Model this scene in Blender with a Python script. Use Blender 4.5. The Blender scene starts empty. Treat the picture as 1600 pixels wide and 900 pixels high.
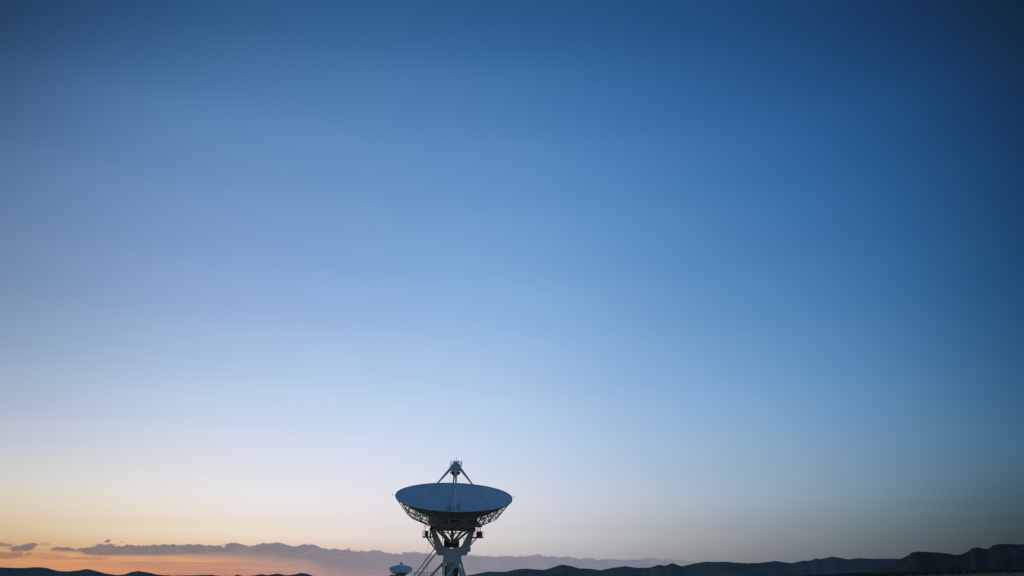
import bpy, math, random
from mathutils import Vector, Matrix, noise
random.seed(7)
R = math.radians
sc = bpy.context.scene
col = sc.collection

# ---------------------------------------------------------------- camera
PITCH = 20.59; FPX = 1244.0; EYE = 1.7
cam = bpy.data.cameras.new("camera"); cam.sensor_width = 36; cam.lens = 36 * FPX / 1600
cam.clip_start = 0.5; cam.clip_end = 200000
cam_o = bpy.data.objects.new("camera", cam); col.objects.link(cam_o)
cam_o.location = (0, 0, EYE); cam_o.rotation_euler = (R(90 + PITCH), 0, 0)
sc.camera = cam_o
sc.view_settings.view_transform = 'Standard'; sc.view_settings.look = 'None'
sc.view_settings.exposure = 0; sc.view_settings.gamma = 1; sc.view_settings.use_curve_mapping = False
sc.cycles.max_bounces = 5

def az_el(px, py):                      # direction (degrees) of a point of the photograph
    u, v = px - 800, 450 - py; p = R(PITCH)
    fx, fy, fz = u, FPX * math.cos(p) - v * math.sin(p), FPX * math.sin(p) + v * math.cos(p)
    return math.degrees(math.atan2(fx, fy)), math.degrees(math.atan2(fz, math.hypot(fx, fy)))
def px_of(a, e):
    a, e, p = R(a), R(e), R(PITCH)
    x, y, z = math.sin(a) * math.cos(e), math.cos(a) * math.cos(e), math.sin(e)
    d = y * math.cos(p) + z * math.sin(p)
    if d < 0.2: return None
    return 800 + FPX * x / d, 450 - FPX * (z * math.cos(p) - y * math.sin(p)) / d

# ---------------------------------------------------------------- world: a twilight sky by azimuth and elevation
def lin(c):
    return [((v / 255 + 0.055) / 1.055) ** 2.4 if v > 10 else v / 255 / 12.92 for v in c]
XS = [0, 200, 400, 600, 800, 1000, 1200, 1400, 1600]
YS = [0, 150, 300, 450, 600, 700, 780, 840, 870, 900]
TB = [
 [(27,57,88),(40,78,122),(42,85,132),(40,88,138),(36,84,134),(30,76,125),(26,66,112),(21,54,94),(14,37,60)],
 [(61,95,136),(77,118,167),(83,127,177),(80,128,180),(70,120,176),(56,108,168),(42,92,150),(30,76,126),(19,49,86)],
 [(91,123,161),(108,143,187),(112,148,196),(108,150,200),(99,146,200),(80,133,188),(58,114,170),(40,93,150),(24,61,100)],
 [(117,143,176),(132,161,201),(139,170,213),(136,173,217),(128,170,215),(106,152,203),(80,132,184),(57,110,165),(28,74,117)],
 [(157,176,200),(175,194,220),(182,203,230),(178,203,232),(167,196,229),(139,176,215),(115,158,202),(85,132,176),(47,92,132)],
 [(194,198,207),(208,213,224),(213,220,235),(208,219,238),(192,210,233),(164,191,219),(137,170,200),(105,142,172),(63,103,132)],
 [(217,208,192),(229,221,211),(232,228,229),(227,225,231),(210,214,226),(182,193,207),(147,166,182),(110,133,150),(64,87,101)],
 [(206,178,140),(226,203,174),(232,214,198),(226,214,208),(207,204,206),(173,176,181),(136,144,150),(97,112,120),(54,69,75)],
 [(206,152,108),(214,160,122),(216,172,144),(204,180,174),(190,183,184),(158,157,162),(122,128,134),(88,99,106),(46,60,67)],
 [(214,142,94),(214,142,102),(188,136,124),(172,150,154),(170,162,170),(145,143,150),(112,117,125),(80,90,98),(44,58,66)],
]
def table(px, py):
    if px > 1600:                        # keep fading beyond the frame, away from the afterglow
        a, b = table(1600, py), table(1450, py); k = min(px - 1600, 220) / 150
        return [max(p + (p-q)*k*0.8, p*0.6) for p, q in zip(a, b)]
    if px < 0:
        a, b = table(0, py), table(150, py); k = min(-px, 150) / 150
        return [max(p + (p-q)*k*0.6, p*0.8) for p, q in zip(a, b)]
    py = min(max(py, 0), 900)
    i = max(k for k in range(len(XS) - 1) if XS[k] <= px); j = max(k for k in range(len(YS) - 1) if YS[k] <= py)
    s = (px - XS[i]) / (XS[i+1] - XS[i]); t = (py - YS[j]) / (YS[j+1] - YS[j])
    out = []
    for c in range(3):
        a = TB[j][i][c] * (1-s) + TB[j][i+1][c] * s; b = TB[j+1][i][c] * (1-s) + TB[j+1][i+1][c] * s
        out.append(a * (1-t) + b * t)
    return out
BACK = [(-2,(90,94,98)),(2,(97,101,106)),(8,(100,110,124)),(15,(90,116,146)),(30,(68,114,164)),(50,(44,98,156)),(90,(36,88,146))]
def back(e):
    for (e0, c0), (e1, c1) in zip(BACK, BACK[1:]):
        if e <= e1:
            t = max(0, (e - e0) / (e1 - e0)); return [x*(1-t)+y*t for x, y in zip(c0, c1)]
    return list(BACK[-1][1])
def mixc(a, b, t): return [x*(1-t)+y*t for x, y in zip(a, b)]
def sstep(x, a, b):
    t = min(max((x-a)/(b-a), 0), 1); return t*t*(3-2*t)
def sky(a, e):
    ac = min(max(a, -44), 44); ec = min(max(e, 0.5), 44)
    c = table(*px_of(ac, ec))
    if a < -40:                          # the brightest afterglow lies just left of the frame
        g = 1 + 0.4 * sstep(-a, 42, 60) * (1 - sstep(e, 10, 36)); c = [min(v * g, 255) for v in c]
    c = mixc(c, back(e), sstep(e, 36, 70))
    w = sstep(a, 40, 90) if a > 0 else sstep(-a, 60, 140)
    return mixc(c, back(e), w)

world = bpy.data.worlds.new("World"); sc.world = world; world.use_nodes = True
nt = world.node_tree; nt.nodes.clear()
class V:                                 # little wrapper so node maths reads as maths
    tree = nt
    def __init__(s, k): s.k = k
    def __add__(s, o): return m('ADD', s, o)
    __radd__ = __add__
    def __sub__(s, o): return m('SUBTRACT', s, o)
    def __rsub__(s, o): return m('SUBTRACT', o, s)
    def __mul__(s, o): return m('MULTIPLY', s, o)
    __rmul__ = __mul__
    def __truediv__(s, o): return m('DIVIDE', s, o)
def plug(sock, v):
    if isinstance(v, V): V.tree.links.new(v.k, sock)
    else: sock.default_value = v
def m(op, a, b=None, c=None, clamp=False):
    n = V.tree.nodes.new('ShaderNodeMath'); n.operation = op; n.use_clamp = clamp
    for i, v in enumerate((a, b, c)):
        if v is not None: plug(n.inputs[i], v)
    return V(n.outputs[0])
def smooth(x, a, b):
    n = V.tree.nodes.new('ShaderNodeMapRange'); n.interpolation_type = 'SMOOTHSTEP'; n.clamp = True
    plug(n.inputs[0], x); plug(n.inputs[1], a); plug(n.inputs[2], b); return V(n.outputs[0])
def vmix(fac, a, b, kind='MIX'):
    n = V.tree.nodes.new('ShaderNodeMix'); n.data_type = 'RGBA'; n.blend_type = kind; n.clamp_factor = True
    plug(n.inputs[0], fac)
    for i, v in ((6, a), (7, b)): plug(n.inputs[i], v if isinstance(v, V) else (*v, 1))
    return V(n.outputs[2])
def vec(x, y, z):
    n = V.tree.nodes.new('ShaderNodeCombineXYZ')
    for i, v in enumerate((x, y, z)): plug(n.inputs[i], v)
    return V(n.outputs[0])
def nz(v, scale, detail=5, rough=0.55):
    n = V.tree.nodes.new('ShaderNodeTexNoise'); n.inputs['Scale'].default_value = scale
    n.inputs['Detail'].default_value = detail; n.inputs['Roughness'].default_value = rough
    plug(n.inputs['Vector'], v); return V(n.outputs[0])
def fcurve(x, pts):                      # x in 0..1
    n = V.tree.nodes.new('ShaderNodeFloatCurve'); cu = n.mapping.curves[0]
    n.mapping.use_clip = False
    while len(cu.points) < len(pts): cu.points.new(0.5, 0.5)
    for p, (a, b) in zip(cu.points, pts): p.location = (a, b); p.handle_type = 'AUTO'
    n.mapping.update(); plug(n.inputs['Value'], x); n.inputs['Factor'].default_value = 1
    return V(n.outputs[0])
tc = nt.nodes.new('ShaderNodeTexCoord')
sx = nt.nodes.new('ShaderNodeSeparateXYZ'); nt.links.new(tc.outputs['Generated'], sx.inputs[0])
dx, dy, dz = (V(sx.outputs[i]) for i in range(3))
AZ = m('ARCTAN2', dx, dy) * (180 / math.pi)
EL = m('ARCSINE', m('MAXIMUM', m('MINIMUM', dz, 1.0), -1.0)) * (180 / math.pi)
S = m('SQRT', m('DIVIDE', m('MAXIMUM', EL + 2.0, 0.0), 92.0), clamp=True)
# warp: -180..180 -> 0..16 with even 8 degree columns in the middle
u_in = m('DIVIDE', m('MAXIMUM', m('MINIMUM', AZ, 48.0), -48.0), 8.0)
u_r = m('DIVIDE', m('MAXIMUM', AZ - 48.0, 0.0), 33.0)
u_l = m('DIVIDE', m('MINIMUM', AZ + 48.0, 0.0), 33.0)
U = u_in + u_r + u_l                      # -10 .. 10
def az_of(k):
    if k > 6: return min(48 + (k-6) * 33, 180)
    if k < -6: return max(-48 + (k+6) * 33, -180)
    return 8.0 * k
ELS = [-2, 0, 1, 2, 3, 4, 5.5, 7.5, 10, 13, 17, 21, 26, 31, 36, 41, 48, 60, 90]
total = None
for k in range(-11, 12):
    r = nt.nodes.new('ShaderNodeValToRGB'); cr = r.color_ramp; cr.interpolation = 'CARDINAL'
    plug(r.inputs[0], S)
    for i, e in enumerate(ELS):
        pos = math.sqrt((e + 2) / 92)
        el = cr.elements[0] if i == 0 else (cr.elements[1] if i == 1 else cr.elements.new(pos))
        if i < 2: el.position = pos
        f0, f1, f2 = (lin(sky(az_of(q), e)) for q in (k-1, k, k+1))
        el.color = (*[max(b*4/3 - (a+c)/6, b*0.5) for a, b, c in zip(f0, f1, f2)], 1)     # so that the spline passes through the samples
    t = m('ABSOLUTE', U - float(k))
    w = (m('POWER', m('MAXIMUM', 2.0 - t, 0.0), 3.0) - 4.0 * m('POWER', m('MAXIMUM', 1.0 - t, 0.0), 3.0)) / 6.0
    sc_ = nt.nodes.new('ShaderNodeVectorMath'); sc_.operation = 'SCALE'
    nt.links.new(r.outputs[0], sc_.inputs[0]); plug(sc_.inputs['Scale'], w)
    if total is None: total = V(sc_.outputs[0])
    else:
        ad = nt.nodes.new('ShaderNodeVectorMath'); ad.operation = 'ADD'
        plug(ad.inputs[0], total); nt.links.new(sc_.outputs[0], ad.inputs[1]); total = V(ad.outputs[0])
# --- horizon cloud bank
A0, A1 = -40.0, 30.0
UA = m('DIVIDE', AZ - A0, A1 - A0)
def prof(pts, emax=5.0):
    out = []
    for x, y in pts:
        a, e = az_el(x, y); out.append(((a - A0) / (A1 - A0), e / emax))
    return fcurve(UA, out) * emax
top = prof([(-200,861),(68,861),(80,858),(95,855),(108,854.5),(122,856.5),(134,855),(150,852.5),(200,851),(300,849.5),(345,851),(368,848),(385,853),(405,851),(435,847),(455,853),(485,848.5),(505,855),(560,859),(600,862),(660,864.5),(740,868),(800,868.5),(845,867.5),(900,871),(1000,873),(1100,875.5),(1250,880),(1500,890)])
cv = vec(AZ, EL * 2.2, 0.3)
n1 = nz(cv, 0.9, 7, 0.66) - 0.5
n4 = nz(vec(AZ, EL * 1.6, 7.3), 3.2, 5, 0.6) - 0.5
n2 = nz(vec(AZ, EL * 5.0, 4.0), 0.5, 5, 0.55) - 0.5
n3 = nz(vec(AZ * 0.35, EL * 6.0, 9.0), 0.6, 4, 0.5) - 0.5
edge = top + n1 * 0.74 + n4 * 0.30
m_top = smooth(edge - EL, -0.02, 0.07)
bot = prof([(-200,860),(70,861),(90,862),(124,862.5),(131,866.5),(165,868.5),(250,868.5),(330,871),(400,877),(480,888),(560,905),(1500,905)]) + n2 * 0.25
wid = smooth(AZ, az_el(230, 870)[0], az_el(470, 870)[0])
m_bot = smooth(EL - bot + n2 * wid * 0.9, wid * -0.55 - 0.12, wid * 0.75 + 0.16)
left = smooth(AZ, az_el(66, 858)[0], az_el(86, 858)[0])
right = 1.0 - smooth(AZ, az_el(1000, 880)[0], az_el(1180, 880)[0])
m_bank = m_top * m_bot * left * right
def ramp(x, stops):
    r = V.tree.nodes.new('ShaderNodeValToRGB'); plug(r.inputs[0], x); cr = r.color_ramp
    for i, (p, c) in enumerate(stops):
        el = cr.elements[i] if i < 2 else cr.elements.new(p)
        el.position = p; el.color = (*lin(c), 1)
    return V(r.outputs[0])
def ua(x): return (az_el(x, 870)[0] - A0) / (A1 - A0)
hi = ramp(UA, [(ua(60),(126,110,106)),(ua(200),(124,114,119)),(ua(400),(122,118,127)),(ua(600),(134,130,144)),(ua(850),(128,130,146)),(ua(1100),(112,122,138))])
lo = ramp(UA, [(ua(60),(170,128,108)),(ua(250),(180,132,112)),(ua(400),(152,124,128)),(ua(600),(138,126,140)),(ua(850),(128,128,148)),(ua(1100),(108,118,136))])
ccol = vmix(smooth(top - EL + n2 * 0.5, 0.75, 2.0), hi, lo)
ccol = vmix(m('MULTIPLY', smooth(n1 + n4 * 0.5, -0.1, 0.3), 0.15), ccol, lin((196, 170, 165)))
res = vmix(m_bank * 0.96, total, ccol)
# warm pink veil under the bank on the left and thin streaks in it
veil = smooth(1.0 * n3, -0.02, 0.16) * (1.0 - smooth(EL, 0.9 + 0.9, 2.9)) * (1.0 - smooth(AZ, -18.0, -8.0))
dry = 1.0 - m_bank * 0.9
res = vmix(veil * dry * 0.42, res, lin((172, 124, 108)))
n5 = nz(vec(AZ * 0.5, EL * 9.0, 2.0), 0.9, 5, 0.6) - 0.5
res = vmix(smooth(n5, 0.0, 0.22) * (1.0 - smooth(EL, 1.6, 2.6)) * (1.0 - smooth(AZ, -16.0, -7.0)) * dry * 0.45, res, lin((176, 120, 100)))
# separate cloudlets
def blob(x0, x1, y0, y1, alpha, c, wob=1.0):
    global res
    (a0, e0), (a1, e1) = az_el(x0, y1), az_el(x1, y0)
    ca, ce, wa, we = (a0+a1)/2, (e0+e1)/2, abs(a1-a0)/2, abs(e1-e0)/2
    q = (AZ - ca) / wa + (n4 * 1.3 + n2 * 0.9) * wob; s = (EL - ce) / we + n1 * 2.2 * wob + n4 * 0.9
    d = m('SQRT', q*q + s*s)
    res = vmix((1.0 - smooth(d, 0.66, 1.16)) * alpha, res, lin(c))
blob(14, 52, 852, 863, 0.92, (124, 112, 110), 1.3)
blob(34, 60, 848.5, 858, 0.92, (122, 112, 112), 1.3)
blob(-40, 22, 848, 854, 0.85, (142, 124, 112))
blob(-40, 46, 862, 873.5, 0.85, (152, 118, 100))
blob(46, 104, 865, 873, 0.6, (182, 132, 106), 1.3)
blob(60, 80, 848, 852, 0.45, (150, 134, 124))
blob(160, 172, 844, 847.6, 0.9, (128, 120, 120), 1.5)
blob(165, 173, 841.8, 846, 0.9, (128, 120, 120), 1.5)
blob(186, 194, 845, 848, 0.4, (160, 148, 138), 1.2)
blob(118, 170, 870, 875, 0.6, (170, 128, 108))
blob(190, 280, 878, 887, 0.3, (190, 130, 104))
# a very weak physical twilight sky underneath
st = nt.nodes.new('ShaderNodeTexSky'); st.sky_type = 'NISHITA'; st.sun_disc = False
st.sun_elevation = R(-2); st.sun_rotation = R(-48)
bg1 = nt.nodes.new('ShaderNodeBackground'); plug(bg1.inputs[0], res); bg1.inputs[1].default_value = 1
bg2 = nt.nodes.new('ShaderNodeBackground'); nt.links.new(st.outputs[0], bg2.inputs[0]); bg2.inputs[1].default_value = 0.015
ads = nt.nodes.new('ShaderNodeAddShader'); wo = nt.nodes.new('ShaderNodeOutputWorld')
nt.links.new(bg1.outputs[0], ads.inputs[0]); nt.links.new(bg2.outputs[0], ads.inputs[1]); nt.links.new(ads.outputs[0], wo.inputs[0])
world.cycles.sampling_method = 'MANUAL'; world.cycles.sample_map_resolution = 512

# ---------------------------------------------------------------- materials
def mat(name, base, rough=0.6, var=0.08, scale=0.5, metal=0.0, bump=0.0, second=None, coord='Object', detail=6, spec=0.5):
    M = bpy.data.materials.new(name); M.use_nodes = True; V.tree = M.node_tree
    b = M.node_tree.nodes['Principled BSDF']
    t = M.node_tree.nodes.new('ShaderNodeTexCoord'); v = V(t.outputs[coord])
    n = nz(v, scale, detail, 0.6)
    c2 = second or tuple(x * (1 - var * 2.5) for x in base)
    plug(b.inputs['Base Color'], vmix(smooth(n, 0.35, 0.68), base, c2))
    plug(b.inputs['Roughness'], m('ADD', rough - 0.08, n * 0.16, clamp=True))
    b.inputs['Metallic'].default_value = metal
    b.inputs['Specular IOR Level'].default_value = spec
    if bump:
        bn = M.node_tree.nodes.new('ShaderNodeBump'); bn.inputs['Strength'].default_value = bump
        bn.inputs['Distance'].default_value = 1.0
        plug(bn.inputs['Height'], nz(v, scale * 4, 6, 0.6)); M.node_tree.links.new(bn.outputs[0], b.inputs['Normal'])
    return M
WHITE = mat('painted_white_steel', (0.76, 0.75, 0.74), 0.5, 0.06, 0.35, second=(0.62, 0.59, 0.55))
PANEL = mat('white_reflector_panel', (0.62, 0.63, 0.63), 0.75, 0.03, 0.18, spec=0.2)
PANELS = [mat('white_reflector_panel', c, 0.75, 0.03, 0.18, spec=0.2) for c in ((0.595, 0.60, 0.60), (0.64, 0.645, 0.64), (0.61, 0.60, 0.585))]
TRUSS = mat('weathered_white_truss', (0.68, 0.63, 0.54), 0.6, 0.12, 0.8)
HUBM = mat('grey_hub_steel', (0.66, 0.60, 0.50), 0.65, 0.12, 0.6)
DARK = mat('dark_machinery_paint', (0.09, 0.10, 0.09), 0.6, 0.15, 0.8)
BLACK = mat('black_reflector_back', (0.02, 0.02, 0.022), 0.5, 0.1, 0.8)
CONC = mat('concrete', (0.36, 0.35, 0.33), 0.9, 0.08, 1.5, bump=0.05)
CONEM = mat('feed_cone_paint', (0.52, 0.55, 0.58), 0.6, 0.1, 0.8)
GROUND = mat('dry_grassland', (0.23, 0.145, 0.055), 0.95, second=(0.15, 0.105, 0.05), scale=0.012, bump=0.25, detail=10, spec=0.1)
HILL = mat('scrub_hillside', (0.20, 0.145, 0.11), 0.95, second=(0.14, 0.105, 0.08), scale=0.0011, detail=10, spec=0.1)
HILLD = mat('juniper_hillside', (0.098, 0.060, 0.040), 0.95, second=(0.07, 0.046, 0.032), scale=0.0015, detail=10, spec=0.1)
TREES = mat('juniper_foliage', (0.035, 0.045, 0.03), 0.95, second=(0.022, 0.03, 0.02), scale=0.02, spec=0.1)

# ---------------------------------------------------------------- mesh builder
class MB:
    def __init__(s, xf=None): s.v = []; s.f = []; s.xf = xf
    def add(s, vs, fs):
        o = len(s.v); s.v += [tuple(v) for v in vs]; s.f += [tuple(i + o for i in f) for f in fs]; return s
    def tube(s, p, q, r, r2=None, n=8):
        p, q = Vector(p), Vector(q); r2 = r if r2 is None else r2
        d = (q - p).normalized(); a = d.orthogonal().normalized(); b = d.cross(a)
        vs = [p + (a*math.cos(t)+b*math.sin(t))*r for t in [2*math.pi*i/n for i in range(n)]]
        vs += [q + (a*math.cos(t)+b*math.sin(t))*r2 for t in [2*math.pi*i/n for i in range(n)]]
        fs = [(i, (i+1)%n, n+(i+1)%n, n+i) for i in range(n)] + [tuple(range(n))[::-1], tuple(range(n, 2*n))]
        return s.add(vs, fs)
    def beam(s, p, q, w, h, up=(0, 0, 1)):       # rectangular bar
        p, q = Vector(p), Vector(q); d = (q-p).normalized(); u = Vector(up)
        x = d.cross(u)
        if x.length < 1e-3: x = d.cross(Vector((0, 1, 0)))
        x.normalize(); y = x.cross(d)
        vs = [c + x*sx*w/2 + y*sy*h/2 for c in (p, q) for sx, sy in ((-1,-1),(1,-1),(1,1),(-1,1))]
        return s.add(vs, [(0,1,2,3),(4,7,6,5),(0,4,5,1),(1,5,6,2),(2,6,7,3),(3,7,4,0)])
    def box(s, x0, x1, y0, y1, z0, z1):
        vs = [(x,y,z) for z in (z0,z1) for x,y in ((x0,y0),(x1,y0),(x1,y1),(x0,y1))]
        return s.add(vs, [(3,2,1,0),(4,5,6,7),(0,1,5,4),(1,2,6,5),(2,3,7,6),(3,0,4,7)])
    def lathe(s, prof, n=48, c=(0,0,0), closed=False):
        vs = [(c[0]+r*math.cos(2*math.pi*i/n), c[1]+r*math.sin(2*math.pi*i/n), c[2]+z) for r, z in prof for i in range(n)]
        k = len(prof); fs = []
        for j in range(k if closed else k-1):
            a, b = j*n, ((j+1)%k)*n
            fs += [(a+i, a+(i+1)%n, b+(i+1)%n, b+i) for i in range(n)]
        if not closed:
            if prof[0][0] > 0: fs.append(tuple(range(n))[::-1])
            if prof[-1][0] > 0: fs.append(tuple(range((k-1)*n, k*n)))
        return s.add(vs, fs)
    def prism(s, pts, y0, y1):                   # profile in x,z pushed through y
        n = len(pts); vs = [(x, y0, z) for x, z in pts] + [(x, y1, z) for x, z in pts]
        return s.add(vs, [tuple(range(n)), tuple(range(n, 2*n))[::-1]] + [(i, n+i, n+(i+1)%n, (i+1)%n) for i in range(n)])
    def build(s, name, material, parent=None, smooth=False, bevel=0):
        me = bpy.data.meshes.new(name)
        vs = [tuple(s.xf @ Vector(v)) for v in s.v] if s.xf else s.v
        me.from_pydata(vs, [], s.f); me.materials.append(material)
        import bmesh
        bm = bmesh.new(); bm.from_mesh(me); bmesh.ops.recalc_face_normals(bm, faces=bm.faces)
        if bevel:
            bmesh.ops.bevel(bm, geom=[e for e in bm.edges if len(e.link_faces) == 2 and e.calc_face_angle(0) > 0.5], offset=bevel, segments=2, affect='EDGES')
        bm.to_mesh(me); bm.free()
        if smooth:
            for p in me.polygons: p.use_smooth = True
        o = bpy.data.objects.new(name, me); col.objects.link(o)
        if parent: o.parent = parent
        return o
def tag(o, label=None, cat=None, group=None, kind=None):
    for k, v in (('label', label), ('category', cat), ('group', group), ('kind', kind)):
        if v: o[k] = v
    return o

# ---------------------------------------------------------------- terrain
def prof_e(pts, x):
    for (x0, y0), (x1, y1) in zip(pts, pts[1:]):
        if x <= x1: 
            t = min(max((x-x0)/(x1-x0), 0), 1); return y0*(1-t)+y1*t
    return pts[-1][1]
def fbm(x, y, z=0, o=6): return noise.fractal(Vector((x, y, z)), 0.9, 2.1, o)
def rise(a, r):                                   # the plain climbs gently towards the right-hand hills
    e = 0.0 + 0.88 * sstep(a, 6, 31) + 0.12 * sstep(a, 26, 36)
    e *= 1 - sstep(a, 60, 100)
    return math.tan(R(e)) * r * sstep(r, 1500, 8500)
def ground_sheet():
    b = MB(); na = 240; rs = [0.5, 5, 12, 25, 45, 75, 110, 150, 200, 270, 360, 500, 700, 950, 1300, 1800, 2500, 3200, 4000, 5000, 6000, 7000, 8000, 9000, 10500, 13000, 17000, 24000, 40000, 90000]
    vs = []
    for r in rs:
        for i in range(na):
            a = 360*i/na - 180; x, y = r*math.sin(R(a)), r*math.cos(R(a))
            z = rise(a, r) if r < 20000 else rise(a, 20000) * (1 - sstep(r, 20000, 40000))
            if r > 600: z += fbm(x/1400, y/1400, 2, 4) * 2.0 * sstep(r, 600, 4000)
            vs.append((x, y, z))
    fs = [(j*na+i, j*na+(i+1)%na, (j+1)*na+(i+1)%na, (j+1)*na+i) for j in range(len(rs)-1) for i in range(na)]
    fs.append(tuple(range(na)))
    b.add(vs, fs); return b.build('ground', GROUND, smooth=True)
tag(ground_sheet(), kind='structure')

def hills(name, pts, R0, width, material, amp=1.0, seed=0, base=0.0, edges=(0, 0)):
    """a range of hills: crest line at the distance R0, slopes in front and behind"""
    b = MB(); x0, x1 = pts[0][0], pts[-1][0]; a0, a1 = az_el(x0, 895)[0], az_el(x1, 895)[0]
    na = int((a1-a0)/0.06); rows = [-1, -.85, -.7, -.56, -.44, -.33, -.24, -.16, -.1, -.05, 0, .08, .2, .4, .7, 1]
    for t in rows:
        for i in range(na+1):
            a = a0 + (a1-a0)*i/na
            px = 800 + FPX*math.tan(R(a))*1.0625          # near the bottom of the frame
            e = az_el(px, prof_e(pts, px))[1]
            wob = fbm(a*0.35, seed, 1.7, 4) * 0.12 * width
            r = R0 + t*width + wob*(1-abs(t))
            hc = EYE + math.tan(R(e)) * (R0 + wob)
            hc += R0 * 0.00022 * amp * fbm(a*4.0, seed+3, 0, 6)
            s = 1 - abs(t)
            g = s ** 1.25 if t < 0 else s
            xx, yy = r*math.sin(R(a)), r*math.cos(R(a))
            gul = (abs(fbm(xx/(width*.16), yy/(width*.16), seed, 6)) - 0.25) * 0.34 * s * (1-s) * 4
            z = base + (hc-base) * min(max(g + gul*0.5*(t < 0), 0), 1 if t <= -.05 else 2) if abs(t) > 0 else hc
            if t < 0: z = min(z, hc * r / (R0+wob) * 0.995)
            b.v.append((xx, yy, z - (12 if abs(t) == 1 else 0)))
    n = na+1
    b.f = [(j*n+i, j*n+i+1, (j+1)*n+i+1, (j+1)*n+i) for j in range(len(rows)-1) for i in range(na)]
    return tag(b.build(name, material, smooth=True), kind='structure')

LEFT = [(-700,893),(-420,884),(-200,888),(-60,884),(0,886.5),(30,887.5),(58,886),(72,887.5),(90,892),(104,893),(120,891.5),(135,889),(145,891),(165,896),(185,898.5),(195,897.5),(203,894),(216,892),(228,894),(248,898),(270,899.3),(300,898.8),(330,898),(345,899.8),(365,899.8),(372,897.8),(380,900),(395,899.5),(408,897),(418,898.5),(434,896),(448,899),(460,897.5),(470,895),(480,896.5),(490,900),(520,905),(560,906),(590,905),(606,900.5),(612,897.5),(620,899),(630,903),(680,906),(705,903)]
hills('hills', LEFT, 24000, 5000, HILL, seed=1)
MID = [(640,914),(690,905),(720,900.5),(740,897.5),(762,893),(790,893.5),(805,890),(820,888.3),(850,890.5),(864,886.5),(878,882),(893,884.5),(905,888),(922,888.5),(938,891),(955,887.5),(978,884.5),(995,887),(1015,887),(1030,882.5),(1040,884),(1052,879.5),(1066,885),(1085,880.5),(1105,877.5),(1118,878),(1135,877.5),(1150,879),(1170,880),(1190,879.3),(1215,876.5),(1235,879.8),(1243,879.3),(1256,876),(1268,876),(1278,872.5),(1286,873.5),(1303,869.5),(1316,871.5),(1328,874),(1346,872),(1365,873),(1400,872.5),(1440,876),(1500,882),(1560,890)]
hills('hills', MID, 17000, 4500, HILL, seed=5)
RIGHT = [(1360,892),(1395,880),(1410,873.5),(1424,868),(1430,863),(1440,861.5),(1470,863),(1490,865),(1497,867),(1510,865.5),(1520,861),(1527,856),(1535,855),(1545,857),(1553,857),(1560,852),(1568,850),(1585,849.3),(1600,850.5),(1640,848),(1700,852),(1760,846),(1850,851),(1950,846),(2100,855),(2300,850),(2600,880)]
hills('hills', RIGHT, 11500, 2800, HILLD, seed=9)
LOWR = [(1180,904),(1240,900),(1290,896.5),(1330,895),(1380,894),(1420,893),(1480,891),(1540,889.5),(1600,888.5),(1700,888),(1900,888),(2100,892)]
hills('hills', LOWR, 9300, 500, HILLD, amp=0.6, seed=12)

# dark belt of junipers along the foot of the right-hand hills: too many to count
def tree_belt():
    b = MB()
    for i in range(3600):
        a = random.uniform(16, 42); r = random.uniform(6700, 8700)
        x, y = r*math.sin(R(a)), r*math.cos(R(a)); z = rise(a, r)
        h = random.uniform(3.5, 8.0); w = h*random.uniform(.6, 1.1)
        vs = [(x + w*random.uniform(.7,1.2)*math.cos(t), y + w*random.uniform(.7,1.2)*math.sin(t), z + h*.35) for t in [k*math.pi/3 for k in range(6)]]
        vs += [(x + w*.6*math.cos(t+.4), y + w*.6*math.sin(t+.4), z + h*random.uniform(.7,.9)) for t in [k*math.pi/3 for k in range(6)]]
        vs += [(x, y, z-1), (x, y, z+h)]
        fs = [(k, (k+1)%6, 6+(k+1)%6, 6+k) for k in range(6)] + [(12, (k+1)%6, k) for k in range(6)] + [(13, 6+k, 6+(k+1)%6) for k in range(6)]
        b.add(vs, fs)
    o = b.build('juniper_woodland', TREES)
    tag(o, 'dark belt of low junipers along the foot of the right-hand hills', 'woodland', kind='stuff')
tree_belt()

# ---------------------------------------------------------------- the radio telescope
CY = 178.7; CX_PX = 708.2
_p = R(PITCH)
YC = CY * math.cos(_p) + 14 * math.sin(_p)
SXm = YC / FPX
def X(px): return (px - CX_PX) * SXm
def Z(py): return EYE + CY * math.tan(_p - math.atan((py - 450) / FPX))

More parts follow.
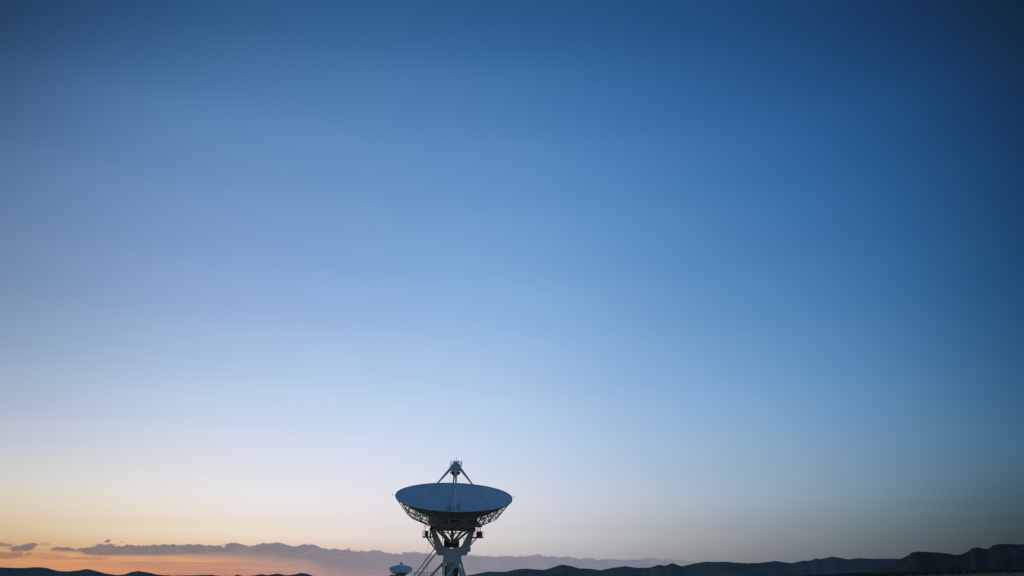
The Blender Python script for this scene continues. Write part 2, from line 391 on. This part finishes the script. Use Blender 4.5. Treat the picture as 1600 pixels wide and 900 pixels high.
def make_telescope():
    root = bpy.data.objects.new('radio_telescope', None); col.objects.link(root)
    tag(root, 'large white dish radio telescope tilted towards us, nearest and tallest on the plain', 'radio telescope', 'radio telescopes on the plain')
    TILT = 19.4; PZ = 13.35; DZ = 7.12
    D = Matrix.Translation((-0.10, 0, PZ)) @ Matrix.Rotation(R(TILT), 4, 'X') @ Matrix.Translation((0, 0, DZ))   # rim centre at origin
    RR = 12.5; DEP = 4.3
    def par(r): return -DEP * (1 - (r/RR)**2)
    # reflector skin
    b = MB(D); pr = [(0.05 + (RR-0.05)*i/20) for i in range(21)]
    b.lathe([(r, par(r)) for r in pr] + [(r, par(r) - 0.16) for r in reversed(pr)], 96, closed=True)
    refl = b.build('reflector', PANEL, root, smooth=True)
    for mm in PANELS: refl.data.materials.append(mm)
    rr_ = random.Random(3); ch = {}
    for p in refl.data.polygons:                            # the surface is made of separate panels, no two quite alike
        c = D.inverted() @ p.center; r_ = math.hypot(c.x, c.y)
        ring = sum(r_ > q for q in (1.9, 4.3, 6.8, 9.3, 11.2)); sec = int((math.atan2(c.y, c.x) + math.pi) / (2*math.pi) * (12 if ring < 2 else 24))
        p.material_index = ch.setdefault((ring, sec), rr_.choice((0, 0, 1, 2, 3)))
    b = MB(D)
    b.lathe([(RR-0.02, 0.05), (RR+0.07, 0.05), (RR+0.09, -0.12), (RR+0.05, -0.30), (RR-0.05, -0.22)], 96, closed=True)
    b.build('rim', WHITE, refl, smooth=True)
    for s in (-1, 1):
        b = MB(D); b.tube((s*RR, 0, .0), (s*(RR+0.85), 0, .05), .035); b.tube((s*(RR+.6), 0, -.15), (s*(RR+.6), 0, .3), .03)
        b.build('rim_bracket', WHITE, refl)
    # panel seams: thin raised strips
    # back structure: nodes
    nodes_b = [(12.35, -0.35), (11.1, -2.05), (9.8, -3.75), (8.3, -4.5), (6.75, -5.2), (5.3, -5.75), (4.2, -6.2)]
    nodes_t = [12.0, 10.9, 9.4, 8.0, 6.5, 5.1, 3.9]
    NR = 20
    def pt(r, z, k): t = 2*math.pi*(k+.5)/NR; return Vector((r*math.cos(t), r*math.sin(t), z))
    for k in range(NR):
        b = MB(D)
        for i in range(len(nodes_b)-1):
            b.tube(pt(*nodes_b[i], k), pt(*nodes_b[i+1], k), .085, n=6)
            tb0 = (nodes_t[i], par(nodes_t[i])-.26); tb1 = (nodes_t[i+1], par(nodes_t[i+1])-.26)
            b.tube(pt(*tb0, k), pt(*tb1, k), .06, n=6)
            if i: b.tube(pt(*nodes_b[i], k), pt(*tb0, k), .05, n=6)
            b.tube(pt(*nodes_b[i+1], k), pt(*tb0, k), .05, n=6)
        b.build('truss_rib', TRUSS, root)
    for i, (r, z) in enumerate(nodes_b[1:5]):
        b = MB(D)
        for k in range(NR): b.tube(pt(r, z, k), pt(r, z, k+1), .07 if i != 3 else .10, n=6)
        b.build('hoop', TRUSS, root)
    for j in range(3):                                     # bracing webs between ribs
        b = MB(D); (r0, z0), (r1, z1) = nodes_b[j+1], nodes_b[j+2]
        for k in range(NR):
            if (k+j) % 2: b.tube(pt(r0, z0, k), pt(r1, z1, k+1), .04, n=5)
            else: b.tube(pt(r0, z0, k+1), pt(r1, z1, k), .04, n=5)
            tt = nodes_t[j+1]; b.tube(pt(r0, z0, k), pt(tt, par(tt)-.26, k+1), .035, n=5)
            if j < 2: b.tube(pt(tt, par(tt)-.26, k), pt(tt, par(tt)-.26, k+1), .05, n=5)
        b.build('bracing', TRUSS, root)
    # hub: skirt cone, octagonal drum
    b = MB(D)
    b.lathe([(5.3, par(5.3)-.3), (5.25, -5.55), (4.1, -6.15), (0.5, -6.2), (0.5, -5.6), (4.4, -4.9), (5.1, par(5.1)-.35)], 16, closed=True)
    hub = b.build('hub', HUBM, root)
    b = MB(D); b.box(-3.85, 3.85, -2.35, 2.35, -6.78, -6.14); b.build('hub_base', HUBM, hub, bevel=.05)
    b = MB(D)
    for k in range(16):
        t = 2*math.pi*k/16; c, s = math.cos(t), math.sin(t)
        b.tube((5.34*c, 5.34*s, -5.55), (4.15*c, 4.15*s, -6.15), .07, n=6)
        t2 = 2*math.pi*(k+1)/16; b.tube((5.34*c, 5.34*s, -5.55), (5.34*math.cos(t2), 5.34*math.sin(t2), -5.55), .09, n=6)
        b.tube((5.34*c, 5.34*s, -5.55), (5.34*math.cos(t2), 5.34*math.sin(t2), par(5.3)-.35), .05, n=5)
    b.build('stiffener', TRUSS, hub)
    # receiver cones at the vertex
    b = MB(D); b.lathe([(1.75, -4.25), (1.75, -3.0), (1.6, -2.85), (0.3, -2.8)], 24)
    fc = b.build('feed_housing', CONEM, root, smooth=False)
    for (fx, fy, r, h) in ((-1.15, -.5, .38, 1.3), (1.1, -.55, .34, 1.5), (.2, -1.2, .25, .9), (-.7, .9, .3, 1.2), (.85, .8, .3, 1.0), (-.35, -1.15, .2, .7)):
        b = MB(D); b.lathe([(r*.8, 0), (r, h*.85), (r*.85, h), (r*.5, h-.05)], 16, c=(fx, fy, -2.9)); b.build('feed_horn', CONEM, fc)
    # quadrupod
    for k, (ax, ay) in enumerate(((-1, 0), (1, 0), (0, -1), (0, 1))):
        b = MB(D); r0, r1 = 8.1, 1.15
        foot = Vector((ax*r0, ay*r0, par(r0)-.05)); head = Vector((ax*r1, ay*r1, 5.75))
        mid = foot.lerp(head, .72); b.tube(foot, mid, .10, .18, n=8); b.tube(mid, head, .19, .30, n=8)
        b.build('feed_leg', WHITE, root)
    # stay cables
    b = MB(D)
    b.tube((-1.0, -.4, 5.2), (-1.6, -.6, 0.0), .02, n=5); b.build('cable', WHITE, root)
    # subreflector
    b = MB(D); b.lathe([(0.0, 4.1), (.35, 4.3), (.8, 4.68), (1.14, 5.0), (1.16, 5.08), (1.0, 5.12), (.2, 5.14)], 40)
    b.build('subreflector', BLACK, root, smooth=True)
    b = MB(D); b.tube((0, 0, 5.1), (0, 0, 5.6), .32, n=16); b.build('subreflector_mount', WHITE, root)
    # apex frame + cabin
    b = MB(D); b.prism([(-1.3, 5.7), (-0.9, 5.5), (0.9, 5.5), (1.3, 5.7), (1.16, 6.2), (-1.16, 6.2)], -1.1, 1.1)
    b.build('apex_frame', WHITE, root, bevel=.05)
    b = MB(D); b.lathe([(.72, 6.12), (.72, 6.9), (.56, 7.0), (.56, 7.3), (.36, 7.36)], 20)
    cab = b.build('apex_cabin', WHITE, root)
    for bb in ((-1.0, -.68, -.5, .3, 6.13, 6.68), (.6, .92, -.4, .4, 6.13, 6.75)):
        b = MB(D); b.box(*bb); b.build('equipment_box', WHITE, cab)
    b = MB(D)
    for k in range(8):
        t = 2*math.pi*k/8; t2 = 2*math.pi*(k+1)/8
        p0 = (1.22*math.cos(t), 1.22*math.sin(t)); p1 = (1.22*math.cos(t2), 1.22*math.sin(t2))
        b.tube((*p0, 6.08), (*p0, 7.3), .035, n=5)
        for zz in (6.75, 7.3): b.tube((*p0, zz), (*p1, zz), .026, n=5)
    b.build('guard_rail', WHITE, cab)
    for bb in ((1.1, 1.3, -.12, .12, 6.3, 7.5), (-.52, -.32, -.1, .1, 7.3, 7.62), (.45, .68, -.1, .1, 7.25, 7.58)):
        b = MB(D); b.box(*bb); b.build('instrument', WHITE, cab)
    b = MB(D); b.tube((.08, 0, 7.3), (.08, 0, 7.8), .07); b.tube((.08, 0, 7.78), (.08, 0, 8.35), .035); b.build('mast', WHITE, cab)

    # --- elevation truss hanging under the hub (moves with the dish)
    gz = -9.9
    b = MB(D)
    for s in (-1, 1):
        b.beam((s*3.35, -1.6, -6.95), (s*.35, -.7, gz), .42, .5)
        b.beam((s*3.2, 1.9, -6.95), (s*.35, .7, gz), .32, .4)
        b.beam((s*1.6, 2.9, -6.95), (s*.2, .2, gz+.9), .22, .22)
        b.tube((s*2.6, -1.9, -6.95), (s*.5, 1.9, -8.6), .12)
    b.tube((-2.9, -1.2, -7.0), (2.9, -1.2, -7.0), .16)
    b.build('elevation_truss', WHITE, root)
    b = MB(D); pts = [(-.22, 0)]
    prof = []
    for k in range(15):
        t = R(-62 + 124*k/14); prof.append((math.sin(t)*3.15, -7.1 - math.cos(t)*3.2))
    inner = [(y*.86, -7.1 + (z+7.1)*.86) for y, z in reversed(prof)]
    P = prof + inner; n = len(P)
    b.add([(-.18, y, z) for y, z in P] + [(.18, y, z) for y, z in P],
          [(k, k+1, n-2-k, n-1-k) for k in range(14)] + [(n+k, n+k+1, 2*n-2-k, 2*n-1-k) for k in range(14)] + [(k, (k+1) % n, n+(k+1) % n, n+k) for k in range(n)])
    b.beam((0, -2.6, -7.0), (0, -2.5, -8.7), .25, .3, up=(0,1,0)); b.beam((0, 2.6, -7.0), (0, 2.5, -8.7), .25, .3, up=(0,1,0)); b.beam((0.0, 0, -7), (0.0, 0, -10.0), .4, .5, up=(0,1,0))
    b.build('elevation_gear', HUBM, root)

    # --- yoke
    yk = [(674.6,829.5),(677,826.6),(680.8,827),(682.4,832),(687,841),(691.5,850.5),(694.3,854.8),(699,856.6),(705,857.4),(712,857),(719,855.2),(722.6,852.3),(727,843),(732,833),(735.2,827.2),(739.2,826.6),(741,829.5),(739,838),(736,850),(733,859.5),(730,867.6),(685.4,867.6),(681.5,855),(677.2,840)]
    b = MB(); b.prism([(X(x), Z(y)) for x, y in yk], -1.15, 1.15)
    yoke = b.build('yoke', WHITE, root, bevel=.06)
    for s in (-1, 1):
        b = MB(); cx = X(677.6) if s < 0 else X(737.8)
        b.tube((cx - .62, 0, PZ), (cx + .62, 0, PZ), .55, n=20); b.tube((cx - .8, 0, PZ), (cx + .8, 0, PZ), .3, n=16); b.build('elevation_bearing', DARK, yoke)
    b = MB()                                             # seam flange and hatch on the yoke's front
    b.beam((X(687), -1.17, Z(866.4)), (X(729), -1.17, Z(866.4)), .05, .16)
    b.build('seam_flange', WHITE, yoke)
    b = MB(); b.box(X(733.2), X(735.8), -.7, .5, Z(862), Z(855)); b.build('cable_box', WHITE, yoke, bevel=.02)
    b = MB(); b.box(X(699), X(703), -1.2, -1.14, Z(865), Z(860.4))
    b.build('hatch', WHITE, yoke, bevel=.02)
    # machinery on the yoke between the arms
    b = MB(); b.box(X(695.3), X(704.6), .2, 1.9, Z(856.4), Z(842.5)); b.build('drive_cabinet', DARK, root, bevel=.05)
    b = MB(); b.box(X(710), X(718.6), .1, 1.8, Z(856), Z(843.5)); b.build('drive_cabinet', DARK, root, bevel=.05)
    b = MB(); b.box(X(696), X(701), -.8, .15, Z(855.6), Z(850)); b.build('drive_cabinet', DARK, root, bevel=.05)
    b = MB(); b.tube((X(705.5), -.5, Z(856)), (X(705.5), -.5, Z(848)), .45, n=14); b.build('drive_motor', DARK, root)
    b = MB(); b.tube((X(710.8), -.3, Z(856)), (X(710.8), -.3, Z(850)), .35, n=14); b.build('drive_motor', DARK, root)
    b = MB()
    b.box(X(694.5), X(703.5), -1.1, -.5, Z(856.6), Z(855.4)); b.build('junction_box', WHITE, root)
    b = MB(); b.box(X(712), X(714.4), -1.0, -.6, Z(856), Z(853.6)); b.build('junction_box', WHITE, root)
    for px, y0, y1 in ((691.8, 851, 842.3), (724.8, 849, 842)):
        b = MB(); b.tube((X(px), -.9, Z(y0)), (X(px), -.9, Z(y1)), .04); b.box(X(px)-.13, X(px)+.13, -1.02, -.78, Z(y1)-.05, Z(y1)+.18)
        b.build('work_lamp', WHITE, root)

    # --- side platforms
    def platform(x0, x1, py, inner):
        b = MB(); b.box(X(x0), X(x1), -1.3, 1.3, Z(py)-.14, Z(py)+.04)
        pl = b.build('platform', HUBM, root)
        b = MB(); n = 4
        for y in (-1.25, 1.25):
            for k in range(n+1):
                x = X(x0 + (x1-x0)*k/n); b.tube((x, y, Z(py)), (x, y, Z(py)+1.15), .03, n=5)
            for h in (.6, 1.15): b.tube((X(x0), y, Z(py)+h), (X(x1), y, Z(py)+h), .026, n=5)
        o = x0 if inner > x0 else x1
        for h in (.6, 1.15): b.tube((X(o), -1.25, Z(py)+h), (X(o), 1.25, Z(py)+h), .026, n=5)
        b.build('railing', WHITE, pl)
        return pl
    pl = platform(661.8, 676.4, 839.2, 680)
    b = MB(); b.box(X(665.6), X(670.2), -.5, .4, Z(839), Z(830.2)); b.build('equipment_box', DARK, pl, bevel=.03)
    b = MB(); b.box(X(672), X(674.5), -.9, -.2, Z(839), Z(831.5)); b.build('equipment_box', WHITE, pl, bevel=.03)
    b = MB()
    b.tube((X(664.8), -.9, Z(839)), (X(664.8), -.9, Z(820.5)), .06); b.tube((X(664.8), -.9, Z(821.8)), (X(677.5), -.9, Z(821.4)), .045)
    b.tube((X(668), -.9, Z(823.2)), (X(671.5), -.9, Z(822.8)), .05); b.tube((X(668), -.9, Z(823.2)), (X(667.6), -.9, Z(824.8)), .05)
    b.tube((X(663.6), .9, Z(839)), (X(663.6), .9, Z(814)), .028); b.build('hoist_frame', WHITE, pl)
    for y in (-1.0, 1.0):
        b = MB(); b.beam((X(668.2), y, Z(839.8)), (X(683), y*.8, Z(859.8)), .14, .2); b.build('brace', WHITE, pl)
        b = MB(); b.tube((X(672.6), y, Z(840)), (X(680.5), y*.8, Z(851.5)), .06); b.build('brace', WHITE, pl)
    pr_ = platform(738.4, 755.2, 839.2, 738)
    b = MB(); b.box(X(745.2), X(753.4), -.6, .6, Z(839), Z(830.6)); b.tube((X(749), -.65, Z(835)), (X(749), -.9, Z(835)), .35, n=14); b.build('equipment_box', DARK, pr_, bevel=.04)
    b = MB()
    for px in (747.2, 750.6): b.beam((X(px), -.2, Z(831)), (X(px), -.2, Z(818)), .16, .16, up=(0,1,0))
    b.box(X(747), X(751), -.3, .1, Z(824), Z(822)); b.tube((X(746.2), .4, Z(831)), (X(744.8), .4, Z(822)), .05); b.build('hoist_frame', WHITE, pr_)
    b = MB(); b.box(X(750.9), X(753.4), -.35, .1, Z(823.4), Z(820)); b.build('motor_box', BLACK, pr_, bevel=.03)
    b = MB(); b.box(X(739.3), X(742.8), -.5, .5, Z(828.6), Z(824.8)); b.build('motor_box', BLACK, pr_, bevel=.03)
    for y, o in ((-1.0, 0), (1.0, 0), (0, 2.6)):
        b = MB(); b.tube((X(746.2 - o), y, Z(839.8)), (X(735.4), y*.8, Z(852.6 - o)), .07); b.build('brace', WHITE, pr_)

    # --- pedestal
    zt = Z(867.6)
    b = MB(); b.lathe([(1.9, zt), (1.95, zt-.25), (1.78, zt-.3), (1.78, Z(879)), (1.3, Z(880)), (1.15, 1.2), (2.3, 1.0), (2.3, .5)], 28)
    ped = b.build('pedestal_column', WHITE, root)
    b = MB()
    for k in range(12):
        t = 2*math.pi*(k+.3)/12; c, s = math.cos(t), math.sin(t)
        b.beam((1.82*c, 1.82*s, zt-.3), (2.0*c, 2.0*s, Z(880)), .07, .22, up=(c, s, 0))
    b.lathe([(1.7, Z(879.6)), (2.12, Z(879.6)), (2.12, Z(880.8)), (1.7, Z(880.8))], 28, closed=True); b.build('stiffener', WHITE, ped)
    b = MB(); b.box(-1.6, -1.1, -1.72, -1.2, 1.3, Z(884)); b.build('cable_duct', DARK, ped)
    b = MB(); b.box(.3, 1.2, -1.9, -1.3, 1.3, Z(888)); b.build('cable_duct', DARK, ped)
    feet = [(-7.6, .6), (3.7, -5.6), (3.6, 6.0)]
    tops = [(-1.95, .2), (.95, -1.85), (1.2, 1.75)]
    def legp(p, q, r): 
        b = MB(); b.tube(p, q, r, n=12); b.build('pedestal_leg', WHITE, root, smooth=True)
    zk = Z(880.4)
    for (fx, fy), (tx, ty) in zip(feet, tops):
        legp((tx, ty, zk), (fx, fy, .55), .26)
    legp((tops[1][0]-.1, tops[1][1]-.05, zk), (-3.6, -4.3, .55), .24)
    legp((1.9, .1, Z(878.6)), (3.95, .4, .55), .22)
    legp((tops[0][0], tops[0][1], zk-.2), (-2.0, -4.2, .55), .17)
    legp((-1.7, -.6, Z(870)), (-1.4, -1.6, .9), .16)
    legp((-1.1, -1.3, Z(870)), (-.9, -2.2, .9), .12)
    b = MB()
    F = [(-7.6,.6),(-3.6,-4.3),(3.7,-5.6),(3.95,.4),(3.6,6.0)]
    for p, q in zip(F, F[1:] + F[:1]): b.beam((*p, .75), (*q, .75), .35, .5)
    b.build('base_frame', WHITE, root)
    for p in F:
        b = MB(); b.box(p[0]-.9, p[0]+.9, p[1]-.9, p[1]+.9, -.3, .5); b.build('foundation_block', CONC, root, bevel=.04)
    # --- stair from the yoke down to the deck
    a0 = Vector((X(684), -1.9, Z(862.6))); a1 = Vector((X(642), -1.9, 1.0)); 
    d = a1 - a0; a1 = a0 + d
    b = MB()
    for y in (-1.9, -1.1):
        b.beam((a0.x, y, a0.z), (a1.x, y, a1.z), .08, .28)
    nst = 34
    for k in range(1, nst):
        p = a0.lerp(a1, k/nst); b.box(p.x-.13, p.x+.13, -1.86, -1.14, p.z-.02, p.z+.02)
    st = b.build('stair', WHITE, root)
    b = MB(); off = Vector((-.12, 0, .78))
    for y in (-1.9, -1.1):
        b.beam((a0.x-.45, y, a0.z+.72), (a1.x-.45, y, a1.z+.72), .12, .2)
        for k in range(1, 8):
            p = a0.lerp(a1, k/8); b.tube((p.x, y, p.z), (p.x-.02, y, p.z+.85), .02, n=5)
    b.build('handrail', WHITE, st)
    # --- ladder cage from the left platform
    b = MB(); z0, z1 = 4.0, Z(867)
    for x in (X(664.8), X(670.6)):
        for y in (-.3, .3):
            b.tube((x - .12, y, z0), (x + .3, y, z1), .022, n=5)
    k = z0
    while k < z1:
        t = (k-z0)/(z1-z0); x0_, x1_ = X(664.8)-.12+.42*t, X(670.6)-.12+.42*t
        b.tube((x0_, -.3, k), (x1_, -.3, k), .014, n=4); b.tube((x0_, .3, k), (x1_, .3, k), .014, n=4); k += .55
    b.tube((X(669.5), -.3, z1), (X(671.8), -.3, Z(842)), .022, n=5)
    b.build('ladder_cage', WHITE, root)
    # --- access deck with railing
    zd = Z(893.6) - 1.1
    b = MB(); b.box(X(647.5), X(692), .6, 3.0, zd-.12, zd); 
    for x in (648.5, 668, 690): b.tube((X(x), 1.0, 0), (X(x), 1.0, zd-.1), .09); b.tube((X(x), 2.7, 0), (X(x), 2.7, zd-.1), .09)
    dk = b.build('access_deck', HUBM, root)
    b = MB()
    for y, dz_ in ((.62, -.12), (2.98, .0)):
        for h in (.4, .75, 1.1): b.tube((X(647.5), y, zd+h+dz_), (X(692), y, zd+h+dz_), .024, n=5)
        for k in range(10):
            x = X(647.5 + 44.5*k/9); b.tube((x, y, zd-.1), (x, y, zd+1.1+dz_), .024, n=5)
    b.build('railing', WHITE, dk)
    root.rotation_euler.z = R(8.4)
    return root

def copy_tree(o, parent=None):
    c = o.copy(); col.objects.link(c); c.parent = parent
    for ch in list(o.children): copy_tree(ch, c)
    return c
tele = make_telescope()
tele.location = ((CX_PX - 800) * SXm, CY, 0)
t2 = copy_tree(tele)
D2 = 5.13 * CY
t2.location = ((626.2 - 800) * (D2*math.cos(_p) + 14*math.sin(_p)) / FPX, D2, 0)
t2.rotation_euler.z = R(9)
t2['label'] = 'tiny far-off white dish radio telescope low on the horizon, left of the large one'
